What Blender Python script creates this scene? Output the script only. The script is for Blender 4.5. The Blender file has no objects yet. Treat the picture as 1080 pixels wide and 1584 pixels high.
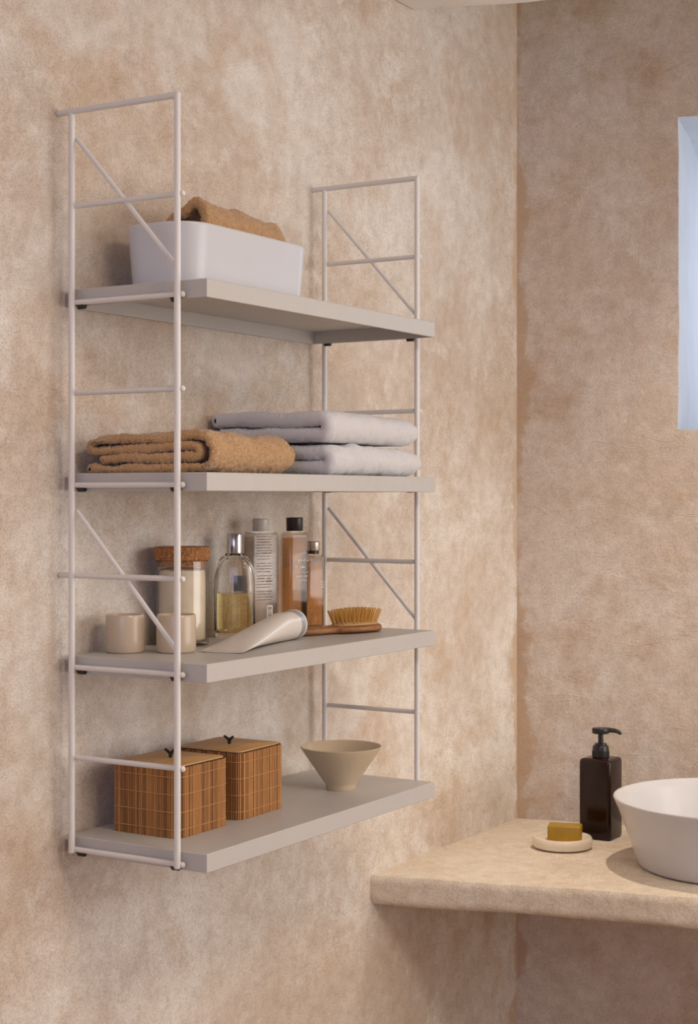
import bpy, bmesh, math, random
import numpy as np
from mathutils import Vector, Matrix, noise

random.seed(7)
rng = np.random.default_rng(7)
PI = math.pi
scene = bpy.context.scene
COL = scene.collection

# ------------------------------------------------------------------ camera
# World frame: x runs along the left wall towards the corner, +y points into that wall, z up.
CAM = Vector((-1.6009, -1.3869, 1.5))
cam_data = bpy.data.cameras.new('camera')
cam_data.sensor_fit = 'HORIZONTAL'
cam_data.sensor_width = 36.0
cam_data.lens = 36.0 * 2506.0 / 1080.0
cam_data.shift_y = -24.0 / 1080.0
cam_data.clip_start = 0.05
cam = bpy.data.objects.new('camera', cam_data)
cam.location = CAM
cam.rotation_euler = (PI / 2, 0, math.atan2(-0.8555, 0.5179))
COL.objects.link(cam)
scene.camera = cam

# ------------------------------------------------------------------ world, lights, exposure
world = bpy.data.worlds.new('world')
scene.world = world
world.use_nodes = True
bg = world.node_tree.nodes['Background']
bg.inputs[0].default_value = (0.55, 0.72, 1.0, 1)
bg.inputs[1].default_value = 0.25

def area_light(name, loc, target, sx, sy, power, color):
    l = bpy.data.lights.new(name, 'AREA')
    l.shape = 'RECTANGLE'
    l.size, l.size_y = sx, sy
    l.energy = power
    l.color = color
    o = bpy.data.objects.new(name, l)
    o.location = loc
    o.rotation_euler = (Vector(target) - Vector(loc)).to_track_quat('-Z', 'Y').to_euler()
    COL.objects.link(o)
    return o

# daylight through the opening behind the camera (cool), an added warm fill light under the ceiling,
# daylight in the deep window of the right wall, and a small spot above the basin
area_light('daylight_back', (-2.74, -1.25, 1.85), (0, -0.5, 1.70), 1.3, 1.0, 12.5, (0.50, 0.59, 1.0))
area_light('warm_fill', (-0.3, -1.5, 2.34), (-0.3, -1.5, 0.0), 0.5, 0.5, 14, (1.0, 0.84, 0.66))  # added unseen light, warms the bounce off floor and walls
area_light('opening_light', (1.00, -2.72, 1.56), (0.35, 0.0, 1.40), 1.8, 1.5, 32, (1.0, 0.945, 0.90))
area_light('window_daylight', (2.042, -0.512, 1.94), (1.536, -0.630, 1.94), 0.66, 0.58, 2.8, (0.74, 0.85, 1.0))
sp = bpy.data.lights.new('basin_spot', 'SPOT')
sp.energy = 51
sp.color = (1.0, 0.87, 0.72)
sp.spot_size = math.radians(54)
sp.spot_blend = 1.0
sp.shadow_soft_size = 0.018
spo = bpy.data.objects.new('basin_spot', sp)
spo.location = (1.20, -0.45, 2.60)
spo.rotation_euler = (Vector((1.13, -0.46, 0.85)) - Vector(spo.location)).to_track_quat('-Z', 'Y').to_euler()
COL.objects.link(spo)

scene.cycles.adaptive_threshold = 0.02
scene.cycles.max_bounces = 10
scene.cycles.diffuse_bounces = 4
scene.cycles.glossy_bounces = 4
scene.cycles.transmission_bounces = 10
scene.cycles.caustics_reflective = False

scene.view_settings.view_transform = 'Standard'
scene.view_settings.look = 'None'
scene.view_settings.gamma = 1.0
scene.view_settings.use_curve_mapping = False
scene.view_settings.exposure = 0.03

# ------------------------------------------------------------------ material helpers
def srgb(r, g, b):
    def f(c):
        c /= 255.0
        return c / 12.92 if c <= 0.04045 else ((c + 0.055) / 1.055) ** 2.4
    return (f(r), f(g), f(b), 1.0)

class NT:
    def __init__(self, name):
        self.m = bpy.data.materials.new(name)
        self.m.use_nodes = True
        self.t = self.m.node_tree
        self.b = self.t.nodes['Principled BSDF']
    def n(self, kind, **kw):
        nd = self.t.nodes.new(kind)
        for k, v in kw.items():
            if k.startswith('_'):
                setattr(nd, k[1:], v)
            else:
                nd.inputs[k].default_value = v
        return nd
    def l(self, a, b):
        self.t.links.new(a, b)
    def coord(self, scale=(1, 1, 1)):
        tc = self.n('ShaderNodeTexCoord')
        mp = self.n('ShaderNodeMapping')
        mp.inputs['Scale'].default_value = scale
        self.l(tc.outputs['Object'], mp.inputs['Vector'])
        return mp.outputs['Vector']
    def noise(self, vec, scale, detail=4, rough=0.55, dist=0.0):
        nd = self.n('ShaderNodeTexNoise', Scale=scale, Detail=detail, Roughness=rough, Distortion=dist)
        self.l(vec, nd.inputs['Vector'])
        return nd.outputs['Fac']
    def ramp(self, fac, stops):
        nd = self.n('ShaderNodeValToRGB')
        cr = nd.color_ramp
        while len(cr.elements) < len(stops):
            cr.elements.new(0.5)
        for e, (p, c) in zip(cr.elements, stops):
            e.position = p
            e.color = c if len(c) == 4 else (*c, 1)
        self.l(fac, nd.inputs['Fac'])
        return nd.outputs['Color']
    def mix(self, fac, a, b, mode='MIX'):
        nd = self.n('ShaderNodeMix', _data_type='RGBA', _blend_type=mode)
        for sock, v in ((nd.inputs[0], fac), (nd.inputs[6], a), (nd.inputs[7], b)):
            if hasattr(v, 'links') or isinstance(v, bpy.types.NodeSocket):
                self.l(v, sock)
            else:
                sock.default_value = v
        return nd.outputs[2]
    def bump(self, height, strength, dist, prev=None):
        nd = self.n('ShaderNodeBump', Strength=strength, Distance=dist)
        self.l(height, nd.inputs['Height'])
        if prev is not None:
            self.l(prev, nd.inputs['Normal'])
        return nd.outputs['Normal']
    def set(self, **kw):
        for k, v in kw.items():
            k = k.replace('_', ' ')
            if isinstance(v, bpy.types.NodeSocket):
                self.l(v, self.b.inputs[k])
            else:
                self.b.inputs[k].default_value = v
        return self

W0, W1 = (0, 0, 0, 1), (1, 1, 1, 1)

def plaster(name, base, pale, ochre, seed=0.0, ochre_amt=0.75, corner=None, ridges=0.04):
    t = NT(name)
    tc = t.n('ShaderNodeTexCoord')
    mp = t.n('ShaderNodeMapping')
    mp.inputs['Location'].default_value = (seed, seed * 1.7, seed * 0.6)
    t.l(tc.outputs['Object'], mp.inputs['Vector'])
    v = mp.outputs['Vector']
    big = t.noise(v, 2.6, 6, 0.62, 0.4)
    mid = t.noise(v, 5.2, 6, 0.7, 0.25)
    fine = t.noise(v, 38, 5, 0.72)
    grain = t.noise(v, 400, 2, 0.6)
    c = t.mix(t.ramp(big, [(0.40, W0), (0.60, W1)]), base, pale)
    c = t.mix(t.ramp(mid, [(0.50, W0), (0.70, (ochre_amt,) * 3)]), c, ochre)
    c = t.mix(t.ramp(mid, [(0.36, (0.8,) * 3), (0.45, W0)]), c, pale)
    c = t.mix(0.75, c, t.ramp(fine, [(0.30, (0.80, 0.77, 0.74)), (0.60, (1.02, 1.02, 1.02))]), 'MULTIPLY')
    c = t.mix(0.7, c, t.ramp(grain, [(0.36, (0.76, 0.72, 0.68)), (0.54, (1.03, 1.03, 1.03))]), 'MULTIPLY')
    c = t.mix(1.0, c, t.ramp(fine, [(0.215, (0.50, 0.38, 0.28)), (0.235, W1)]), 'MULTIPLY')
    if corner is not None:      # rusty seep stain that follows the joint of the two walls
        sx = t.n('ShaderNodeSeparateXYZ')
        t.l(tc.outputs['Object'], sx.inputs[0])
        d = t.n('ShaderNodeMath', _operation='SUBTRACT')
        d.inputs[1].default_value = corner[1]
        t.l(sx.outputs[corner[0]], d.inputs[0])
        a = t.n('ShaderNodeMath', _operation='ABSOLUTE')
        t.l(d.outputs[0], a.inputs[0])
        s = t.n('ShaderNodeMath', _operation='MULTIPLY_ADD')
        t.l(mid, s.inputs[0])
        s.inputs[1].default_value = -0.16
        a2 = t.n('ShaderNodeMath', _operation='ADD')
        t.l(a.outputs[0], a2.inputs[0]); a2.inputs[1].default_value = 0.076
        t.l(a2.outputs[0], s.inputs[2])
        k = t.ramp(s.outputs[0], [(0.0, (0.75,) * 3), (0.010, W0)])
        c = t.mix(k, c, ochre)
    h = t.n('ShaderNodeMath', _operation='MULTIPLY_ADD')
    t.l(fine, h.inputs[0]); h.inputs[1].default_value = 0.35
    h2 = t.n('ShaderNodeMath', _operation='MULTIPLY')
    t.l(grain, h2.inputs[0]); h2.inputs[1].default_value = 0.10
    t.l(h2.outputs[0], h.inputs[2])
    h3 = t.n('ShaderNodeMath', _operation='ADD')
    t.l(h.outputs[0], h3.inputs[0]); t.l(mid, h3.inputs[1])
    m2 = t.n('ShaderNodeMapping')
    m2.inputs['Scale'].default_value = (2.2, 2.2, 11.0)
    t.l(v, m2.inputs['Vector'])
    ridge = t.ramp(t.noise(m2.outputs['Vector'], 2.0, 2, 0.5, 1.2), [(0.585, W0), (0.60, (ridges,) * 3), (0.615, W0)])
    h4 = t.n('ShaderNodeMath', _operation='ADD')
    t.l(h3.outputs[0], h4.inputs[0]); t.l(ridge, h4.inputs[1])
    t.set(Base_Color=c, Roughness=0.88, Normal=t.bump(h4.outputs[0], 0.55, 0.008))
    t.b.inputs['Specular IOR Level'].default_value = 0.2
    return t.m

def simple(name, col, rough=0.5, metallic=0.0, var=0.06, scale=30, bump=0.0, bdist=0.001, coat=0.0, spec=0.5, sheen=0.0):
    t = NT(name)
    v = t.coord()
    f = t.noise(v, scale, 4)
    d = tuple(max(0, c * (1 - var)) for c in col[:3]) + (1,)
    u = tuple(min(1, c * (1 + var)) for c in col[:3]) + (1,)
    c = t.ramp(f, [(0.3, d), (0.7, u)])
    t.set(Base_Color=c, Roughness=rough, Metallic=metallic)
    t.b.inputs['Coat Weight'].default_value = coat
    t.b.inputs['Specular IOR Level'].default_value = spec
    t.b.inputs['Sheen Weight'].default_value = sheen
    if bump:
        t.set(Normal=t.bump(f, bump, bdist))
    return t.m

def glassy(name, col, rough=0.02, ior=1.45, var=0.02, refl=1.0, edge=0.32):
    """thin clear or tinted wall: straight transmission tinted by the colour, with a Fresnel reflection on top"""
    t = NT(name)
    f = t.noise(t.coord(), 20, 2)
    c = t.ramp(f, [(0.3, tuple(x * (1 - var) for x in col[:3]) + (1,)), (0.7, col)])
    lw0 = t.n('ShaderNodeLayerWeight', Blend=0.5)
    p0 = t.n('ShaderNodeMath', _operation='POWER')
    t.l(lw0.outputs['Facing'], p0.inputs[0])
    p0.inputs[1].default_value = 4.0
    # a grazing ray crosses more of the wall and is absorbed more
    c = t.mix(p0.outputs[0], c, tuple((x ** 5) * edge for x in col[:3]) + (1,))
    tr = t.n('ShaderNodeBsdfTransparent')
    t.l(c, tr.inputs['Color'])
    gl = t.n('ShaderNodeBsdfGlossy', Roughness=rough)
    gl.inputs['Color'].default_value = (refl, refl, refl, 1)
    lw = t.n('ShaderNodeLayerWeight', Blend=0.5)
    pw = t.n('ShaderNodeMath', _operation='POWER')
    t.l(lw.outputs['Facing'], pw.inputs[0])
    pw.inputs[1].default_value = 4.0
    fr = t.n('ShaderNodeMath', _operation='MULTIPLY_ADD')
    t.l(pw.outputs[0], fr.inputs[0])
    f0 = ((ior - 1) / (ior + 1)) ** 2
    fr.inputs[1].default_value = (1 - f0) * 0.55
    fr.inputs[2].default_value = f0
    mx = t.n('ShaderNodeMixShader')
    t.l(fr.outputs[0], mx.inputs[0])
    t.l(tr.outputs[0], mx.inputs[1])
    t.l(gl.outputs[0], mx.inputs[2])
    t.l(mx.outputs[0], t.t.nodes['Material Output'].inputs['Surface'])
    return t.m

M = {}
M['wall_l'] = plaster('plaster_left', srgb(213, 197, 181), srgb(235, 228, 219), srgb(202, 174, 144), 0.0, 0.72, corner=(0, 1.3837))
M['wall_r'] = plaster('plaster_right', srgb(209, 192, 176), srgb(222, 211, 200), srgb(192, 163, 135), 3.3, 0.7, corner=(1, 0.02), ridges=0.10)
M['counter'] = plaster('plaster_counter', srgb(219, 204, 184), srgb(230, 219, 203), srgb(204, 176, 143), 8.1, 0.5)
M['ceil'] = simple('lime_white', srgb(236, 230, 222), 0.9, var=0.05, scale=9, bump=0.6, bdist=0.01)
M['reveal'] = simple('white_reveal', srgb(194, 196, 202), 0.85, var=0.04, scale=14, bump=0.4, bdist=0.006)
M['floor'] = plaster('floor_cement', srgb(168, 140, 114), srgb(180, 154, 128), srgb(146, 116, 88), 12.0, 0.5)
M['shelf'] = simple('shelf_paint', srgb(194, 190, 185), 0.42, var=0.015, scale=60, spec=0.4)
M['rod'] = simple('rod_paint', srgb(228, 224, 219), 0.38, var=0.015, scale=60)
M['clip'] = simple('black_plastic', srgb(24, 23, 22), 0.5, var=0.1)
M['bin'] = simple('white_bin', srgb(208, 208, 212), 0.32, var=0.01, scale=20)
M['cork'] = None
M['ceramic'] = None
M['chrome'] = simple('brushed_silver', srgb(205, 203, 205), 0.18, 1.0, var=0.04, scale=90)
M['alu'] = simple('aluminium_cap', srgb(208, 200, 190), 0.35, 1.0, var=0.05, scale=120)
M['glass'] = glassy('clear_glass', (0.98, 0.98, 0.972, 1), 0.03, 1.5)
M['plastic_clear'] = glassy('clear_bottle', (0.985, 0.972, 0.96, 1), 0.08, 1.45)
M['amber_shell'] = glassy('amber_plastic', (0.98, 0.94, 0.90, 1), 0.06, 1.45)
M['amber_liquid'] = glassy('amber_liquid', (0.88, 0.70, 0.49, 1), 0.2, 1.1, edge=0.9)
M['clear_liquid'] = glassy('pale_liquid', (0.98, 0.93, 0.89, 1), 0.2, 1.1, edge=0.9)
def refractive(name, col, rough, ior):
    t = NT(name)
    f = t.noise(t.coord(), 20, 2)
    t.set(Base_Color=t.ramp(f, [(0.3, tuple(x * 0.99 for x in col[:3]) + (1,)), (0.7, col)]), Roughness=rough, IOR=ior)
    t.b.inputs['Transmission Weight'].default_value = 1.0
    return t.m
M['thick_glass'] = refractive('thick_flask_glass', (0.99, 0.985, 0.97, 1), 0.0, 1.36)
M['perfume'] = refractive('perfume_liquid', (0.94, 0.82, 0.44, 1), 0.0, 1.25)
M['white_cap'] = simple('frosted_white_cap', srgb(206, 198, 188), 0.3, var=0.02)
M['dark_cap'] = simple('dark_cap', srgb(38, 27, 24), 0.35, var=0.1)
M['ink'] = simple('dark_ink', srgb(96, 74, 68), 0.7, var=0.1)
M['ink_white'] = simple('white_ink', srgb(236, 222, 205), 0.6, var=0.03)
M['grey_film'] = simple('grey_label', srgb(150, 138, 126), 0.4, var=0.05)
M['tube'] = simple('pearl_tube', srgb(224, 214, 204), 0.3, var=0.015, coat=0.3)
M['tube_cap'] = simple('pale_cap', srgb(222, 222, 220), 0.3, var=0.02, coat=0.3)
M['tube_band'] = simple('silver_band', srgb(190, 190, 190), 0.35, 0.6, var=0.03)
M['soapdish'] = simple('dish_stoneware', srgb(238, 224, 202), 0.38, var=0.03, scale=50, coat=0.2)
M['soap'] = simple('olive_soap', srgb(170, 132, 28), 0.42, var=0.12, scale=35, bump=0.2, bdist=0.002)
M['disp'] = simple('dark_amber_plastic', srgb(34, 13, 8), 0.16, var=0.15, scale=20, coat=0.0, spec=0.4)
M['pump'] = simple('black_pump', srgb(26, 24, 24), 0.3, var=0.1)
M['basin'] = simple('basin_ceramic', srgb(208, 205, 205), 0.34, var=0.02, scale=16, coat=0.15)
M['cord'] = simple('black_cord', srgb(20, 16, 14), 0.8, var=0.2)
M['liner'] = simple('dark_liner', srgb(58, 36, 20), 0.8, var=0.2)
M['brush_pad'] = simple('brush_pad', srgb(196, 160, 110), 0.7, var=0.1)
M['cream'] = simple('cream_salts', srgb(232, 214, 188), 0.7, var=0.05, scale=40, bump=0.3, bdist=0.002)

def make_cork():
    t = NT('cork')
    v = t.coord()
    a = t.noise(v, 260, 4, 0.7)
    c = t.ramp(a, [(0.32, srgb(92, 52, 24)), (0.48, srgb(170, 112, 62)), (0.68, srgb(204, 150, 96))])
    t.set(Base_Color=c, Roughness=0.85, Normal=t.bump(a, 0.5, 0.0015))
    return t.m
M['cork'] = make_cork()

def make_ceramic(name, col, dark):
    t = NT(name)
    v = t.coord()
    a = t.noise(v, 320, 2, 0.5)
    b = t.noise(v, 30, 4, 0.6)
    c = t.ramp(b, [(0.3, tuple(x * 0.93 for x in col[:3]) + (1,)), (0.7, col)])
    c = t.mix(t.ramp(a, [(0.26, (0.6, 0.6, 0.6)), (0.31, W0)]), c, dark)
    t.set(Base_Color=c, Roughness=0.33, Normal=t.bump(b, 0.12, 0.004))
    t.b.inputs['Coat Weight'].default_value = 0.25
    return t.m
M['ceramic'] = make_ceramic('glazed_stoneware', srgb(200, 180, 156), srgb(140, 112, 86))
M['stone_bowl'] = make_ceramic('matte_stoneware', srgb(206, 186, 156), srgb(160, 136, 108))
M['stone_bowl'].node_tree.nodes['Principled BSDF'].inputs['Roughness'].default_value = 0.6

def make_terry(name, col, dark):
    t = NT(name)
    v = t.coord()
    a = t.noise(v, 520, 4, 0.85)
    b = t.noise(v, 40, 4, 0.6)
    c = t.ramp(a, [(0.36, dark), (0.56, col)])
    c = t.mix(t.ramp(b, [(0.3, (0.25,) * 3), (0.6, W0)]), c, dark)
    t.set(Base_Color=c, Roughness=0.95, Normal=t.bump(a, 0.35, 0.0012))
    t.b.inputs['Sheen Weight'].default_value = 0.35
    t.b.inputs['Specular IOR Level'].default_value = 0.1
    return t.m
M['terry_brown'] = make_terry('brown_terry', srgb(206, 168, 124), srgb(148, 108, 70))
M['terry_white'] = make_terry('white_terry', srgb(218, 216, 218), srgb(208, 205, 205))

def make_wood(name, col, dark, sc):
    t = NT(name)
    v = t.coord(sc)
    a = t.noise(v, 24, 5, 0.6, 0.6)
    c = t.ramp(a, [(0.3, dark), (0.65, col)])
    t.set(Base_Color=c, Roughness=0.5, Normal=t.bump(a, 0.15, 0.001))
    return t.m
M['brush_wood'] = make_wood('brush_wood', srgb(166, 112, 64), srgb(108, 66, 34), (1, 5, 5))
M['pins'] = make_wood('pin_wood', srgb(218, 168, 78), srgb(180, 122, 48), (1, 1, 1))
M['lid'] = make_wood('bamboo_lid', srgb(214, 170, 114), srgb(190, 143, 90), (0.6, 5, 1))
M['thread'] = simple('stitch_thread', srgb(206, 152, 92), 0.8, var=0.1)

def make_slat():
    t = NT('bamboo_slat')
    at = t.n('ShaderNodeVertexColor', _layer_name='tone')
    v = t.coord((1, 1, 0.08))
    a = t.noise(v, 300, 3, 0.6)
    c = t.mix(at.outputs['Color'], srgb(106, 64, 26), srgb(212, 152, 88))
    c = t.mix(1.0, c, t.ramp(a, [(0.3, (0.72, 0.68, 0.62)), (0.65, W1)]), 'MULTIPLY')
    t.set(Base_Color=c, Roughness=0.5)
    return t.m
M['slat'] = make_slat()

# ------------------------------------------------------------------ object helpers
def link(name, me, mat, parent=None, smooth=None, loc=None):
    o = bpy.data.objects.new(name, me)
    COL.objects.link(o)
    if mat is not None:
        me.materials.append(mat)
    if parent is not None:
        o.parent = parent
    if loc is not None:
        o.location = loc
    return o

def mesh(name, verts, faces, mat, parent=None, smooth=True, angle=None, loc=None):
    me = bpy.data.meshes.new(name)
    me.from_pydata([tuple(v) for v in verts], [], faces)
    bm = bmesh.new()
    bm.from_mesh(me)
    bmesh.ops.recalc_face_normals(bm, faces=bm.faces)
    bm.to_mesh(me)
    bm.free()
    if smooth:
        me.polygons.foreach_set('use_smooth', [True] * len(me.polygons))
        me.set_sharp_from_angle(angle=math.radians(angle or 38))
    return link(name, me, mat, parent, loc=loc)

def from_bm(name, bm, mat, parent=None, smooth=True, angle=38, loc=None):
    bmesh.ops.recalc_face_normals(bm, faces=bm.faces)
    me = bpy.data.meshes.new(name)
    bm.to_mesh(me)
    bm.free()
    if smooth:
        me.polygons.foreach_set('use_smooth', [True] * len(me.polygons))
        me.set_sharp_from_angle(angle=math.radians(angle))
    return link(name, me, mat, parent, loc=loc)

def tag(o, label, cat, group=None, kind=None):
    o['label'] = label
    o['category'] = cat
    if group:
        o['group'] = group
    if kind:
        o['kind'] = kind
    return o

def thing(name, label, cat, loc, rz=0.0, group=None):
    o = bpy.data.objects.new(name, None)
    o.empty_display_size = 0.02
    COL.objects.link(o)
    o.location = loc
    o.rotation_euler = (0, 0, rz)
    return tag(o, label, cat, group)

def copy_tree(o, parent=None):
    c = o.copy()
    COL.objects.link(c)
    c.parent = parent
    for ch in [x for x in bpy.data.objects if x.parent == o]:
        copy_tree(ch, c)
    return c

def loft(rings, closed_ends=True, wrap=False):
    """rings: list of equal-length point lists; returns verts, faces"""
    n = len(rings[0])
    V = [p for r in rings for p in r]
    F = []
    R = len(rings)
    for i in range(R if wrap else R - 1):
        a, b = i * n, ((i + 1) % R) * n
        for j in range(n):
            k = (j + 1) % n
            F.append((a + j, a + k, b + k, b + j))
    if closed_ends and not wrap:
        F.append(tuple(range(n))[::-1])
        F.append(tuple((R - 1) * n + j for j in range(n)))
    return V, F

def lathe(profile, seg=48, sx=1.0, sy=1.0):
    """profile: (r, z) list; r == 0 at either end closes with a pole"""
    V, F, rows = [], [], []
    for r, z in profile:
        if r <= 1e-7:
            rows.append([len(V)])
            V.append((0, 0, z))
        else:
            rows.append(list(range(len(V), len(V) + seg)))
            V += [(r * sx * math.cos(2 * PI * j / seg), r * sy * math.sin(2 * PI * j / seg), z) for j in range(seg)]
    for a, b in zip(rows, rows[1:]):
        if len(a) == 1 and len(b) == 1:
            continue
        for j in range(seg):
            k = (j + 1) % seg
            if len(a) == 1:
                F.append((a[0], b[k], b[j]))
            elif len(b) == 1:
                F.append((a[j], a[k], b[0]))
            else:
                F.append((a[j], a[k], b[k], b[j]))
    return V, F

def rrect(wx, wy, r, seg=6):
    """rounded rectangle outline, counter-clockwise"""
    pts = []
    for cx, cy, a0 in ((wx / 2 - r, wy / 2 - r, 0), (-wx / 2 + r, wy / 2 - r, 90), (-wx / 2 + r, -wy / 2 + r, 180), (wx / 2 - r, -wy / 2 + r, 270)):
        for i in range(seg + 1):
            a = math.radians(a0 + 90 * i / seg)
            pts.append((cx + r * math.cos(a), cy + r * math.sin(a)))
    return pts

def rprism(rows, wx, wy, r, seg=6):
    """rows: (inset, z); a rounded-rectangle body lofted through the rows"""
    rings = []
    for ins, z in rows:
        rr = max(r - ins, 0.0004)
        rings.append([(x, y, z) for x, y in rrect(wx - 2 * ins, wy - 2 * ins, rr, seg)])
    return loft(rings)

def rod(p0, p1, r, seg=12, ball=True):
    p0, p1 = Vector(p0), Vector(p1)
    ax = (p1 - p0)
    L = ax.length
    q = ax.to_track_quat('Z', 'Y').to_matrix()
    c = r * 0.35 if ball else 0
    prof = [(0, 0), (r - c, 0), (r, c), (r, L - c), (r - c, L), (0, L)] if ball else [(0, 0), (r, 0), (r, L), (0, L)]
    V, F = lathe(prof, seg)
    return [p0 + q @ Vector(v) for v in V], F

def curve_tube(pts, rad, seg=8):
    pts = [Vector(p) for p in pts]
    rings = []
    up = Vector((0.13, 0.21, 0.97)).normalized()
    for i, p in enumerate(pts):
        t = (pts[min(i + 1, len(pts) - 1)] - pts[max(i - 1, 0)]).normalized()
        s = t.cross(up)
        if s.length < 1e-4:
            s = Vector((1, 0, 0))
        s.normalize()
        u = s.cross(t)
        r = rad[i] if isinstance(rad, (list, tuple)) else rad
        rings.append([p + (s * math.cos(2 * PI * j / seg) + u * math.sin(2 * PI * j / seg)) * r for j in range(seg)])
    return loft(rings)

def box_bm(x0, x1, y0, y1, z0, z1, bevel=0.0, seg=2):
    bm = bmesh.new()
    vs = [bm.verts.new(p) for p in ((x0, y0, z0), (x1, y0, z0), (x1, y1, z0), (x0, y1, z0), (x0, y0, z1), (x1, y0, z1), (x1, y1, z1), (x0, y1, z1))]
    for f in ((0, 3, 2, 1), (4, 5, 6, 7), (0, 1, 5, 4), (1, 2, 6, 5), (2, 3, 7, 6), (3, 0, 4, 7)):
        bm.faces.new([vs[i] for i in f])
    if bevel:
        bmesh.ops.bevel(bm, geom=bm.edges[:], offset=bevel, segments=seg, profile=0.5, affect='EDGES')
    return bm

# ------------------------------------------------------------------ the room
WALL_Y = 0.022
CX = 1.3837                                    # corner of the two walls
RD = Vector((0.2273, -0.9738, 0)).normalized() # along the right wall, away from the corner
RN = Vector((0.9738, 0.2273, 0)).normalized()  # out through the right wall
BACK_X, FRONT_Y, TOP_Z = -2.8, -2.8, 2.75
CTOP = 0.848

def nz(p, s, amp):
    return noise.noise(Vector(p) * s) * amp

def wall_grid(name, us, zs, fn, mat, hole=None, label='', cat='wall'):
    V, F = [], []
    nu, nz_ = len(us), len(zs)
    for u in us:
        for z in zs:
            V.append(fn(u, z))
    for i in range(nu - 1):
        for j in range(nz_ - 1):
            if hole and hole[0] - 1e-6 <= us[i] and us[i + 1] <= hole[1] + 1e-6 and hole[2] - 1e-6 <= zs[j] and zs[j + 1] <= hole[3] + 1e-6:
                continue
            a = i * nz_ + j
            F.append((a, a + 1, a + nz_ + 1, a + nz_))
    used = sorted({i for f in F for i in f})
    mp = {o: k for k, o in enumerate(used)}
    o = mesh(name, [V[i] for i in used], [tuple(mp[i] for i in f) for f in F], mat, angle=60)
    return tag(o, label, cat, kind='structure')

def lin(a, b, n):
    return [a + (b - a) * i / n for i in range(n + 1)]

wall_grid('wall_left', lin(BACK_X, CX, 210), lin(0, TOP_Z, 138),
          lambda u, z: (u, WALL_Y + 0.0012 + nz((u, 0, z), 3.0, 0.0022) + nz((u, 5, z), 11.0, 0.0008) if u < CX - 0.001 else WALL_Y, z),
          M['wall_l'], label='bare beige lime plaster wall that carries the white shelving unit')

# right wall with its deep window opening
WK0, WK1, WZ0, WZ1 = 0.323, 1.02, 1.633, 2.247
ks = lin(0, WK0, 18) + lin(WK0, WK1, 34)[1:] + lin(WK1, 2.9, 60)[1:]
zs = lin(0, WZ0, 82) + lin(WZ0, WZ1, 30)[1:] + lin(WZ1, TOP_Z, 25)[1:]
C0 = Vector((CX, WALL_Y, 0))
def rw(k, z):
    e = min(abs(k - WK0), abs(k - WK1)) if WZ0 - 0.03 < z < WZ1 + 0.03 else 1
    d = nz((k, 9, z), 3.0, 0.003) + nz((k, 3, z), 12.0, 0.001)
    if k < 0.002:
        d = 0
    on_edge = (abs(k - WK0) < 1e-6 or abs(k - WK1) < 1e-6) and WZ0 - 1e-6 <= z <= WZ1 + 1e-6 or (abs(z - WZ0) < 1e-6 or abs(z - WZ1) < 1e-6) and WK0 - 1e-6 <= k <= WK1 + 1e-6
    if on_edge:
        d = 0
        k = k + nz((0, z * 2, 4), 5.0, 0.004)
        z = z + nz((k * 2, 0, 7), 5.0, 0.004)
    p = C0 + RD * k - RN * d
    return (p.x, p.y, z)
wall_grid('wall_right', ks, zs, rw, M['wall_r'], hole=(WK0, WK1, WZ0, WZ1), label='brownish lime plaster wall with the deep window, behind the basin')

# window: white plastered reveal, sill, frame and pane
def rp(k, out, z):
    p = C0 + RD * k + RN * out
    return (p.x, p.y, z)
win = thing('window_1', 'deep white reveal of the small window in the right wall', 'window', rp((WK0 + WK1) / 2, 0, WZ0))
win['kind'] = 'structure'
base = Vector(win.location)
def wpart(name, pts4, n1, mat, amp=0.0025):
    """a thick reveal face from four corners (k, out, z)"""
    V, F = [], []
    n = 16
    for i in range(n + 1):
        for j in range(n + 1):
            s, t = i / n, j / n
            p = [(pts4[0][q] * (1 - s) + pts4[1][q] * s) * (1 - t) + (pts4[3][q] * (1 - s) + pts4[2][q] * s) * t for q in range(3)]
            d = nz((p[0] * 3, p[1] * 3, p[2] * 3 + n1[2]), 2.0, amp)
            p = [p[q] + n1[q] * d for q in range(3)]
            V.append(Vector(rp(*p)) - base)
    N = n + 1
    for i in range(n):
        for j in range(n):
            a = i * N + j
            F.append((a, a + 1, a + N + 1, a + N))
    return mesh(name, V, F, mat, win, angle=60)
D = 0.60
e = 0.004
wpart('reveal_side', [(WK0 - e, 0.001, WZ0 - 0.03), (WK0 - e, D, WZ0 - 0.03), (WK0 - e, D, WZ1 + 0.03), (WK0 - e, 0.001, WZ1 + 0.03)], (1, 0, 0), M['reveal'])
wpart('reveal_side', [(WK1 + e, 0.001, WZ0 - 0.03), (WK1 + e, D, WZ0 - 0.03), (WK1 + e, D, WZ1 + 0.03), (WK1 + e, 0.001, WZ1 + 0.03)], (-1, 0, 0), M['reveal'])
wpart('reveal_soffit', [(WK0 - 0.03, 0.001, WZ1 + e), (WK0 - 0.03, D, WZ1 + e), (WK1 + 0.03, D, WZ1 + e), (WK1 + 0.03, 0.001, WZ1 + e)], (0, 0, -1), M['reveal'])
wpart('sill', [(WK0 - 0.03, 0.001, WZ0 - e), (WK0 - 0.03, D, WZ0 - e), (WK1 + 0.03, D, WZ0 - e), (WK1 + 0.03, 0.001, WZ0 - e)], (0, 0, 1), M['reveal'])
def wbar(name, k0, k1, z0, z1, o0, o1, mat, parent):
    bm = box_bm(k0, k1, o0, o1, z0, z1, 0.002, 1)
    for v in bm.verts:
        v.co = Vector(rp(v.co.x, v.co.y, v.co.z)) - base
    return from_bm(name, bm, mat, parent)
fr = wbar('window_frame', WK0, WK0 + 0.04, WZ0, WZ1, D - 0.05, D - 0.01, M['reveal'], win)
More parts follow.
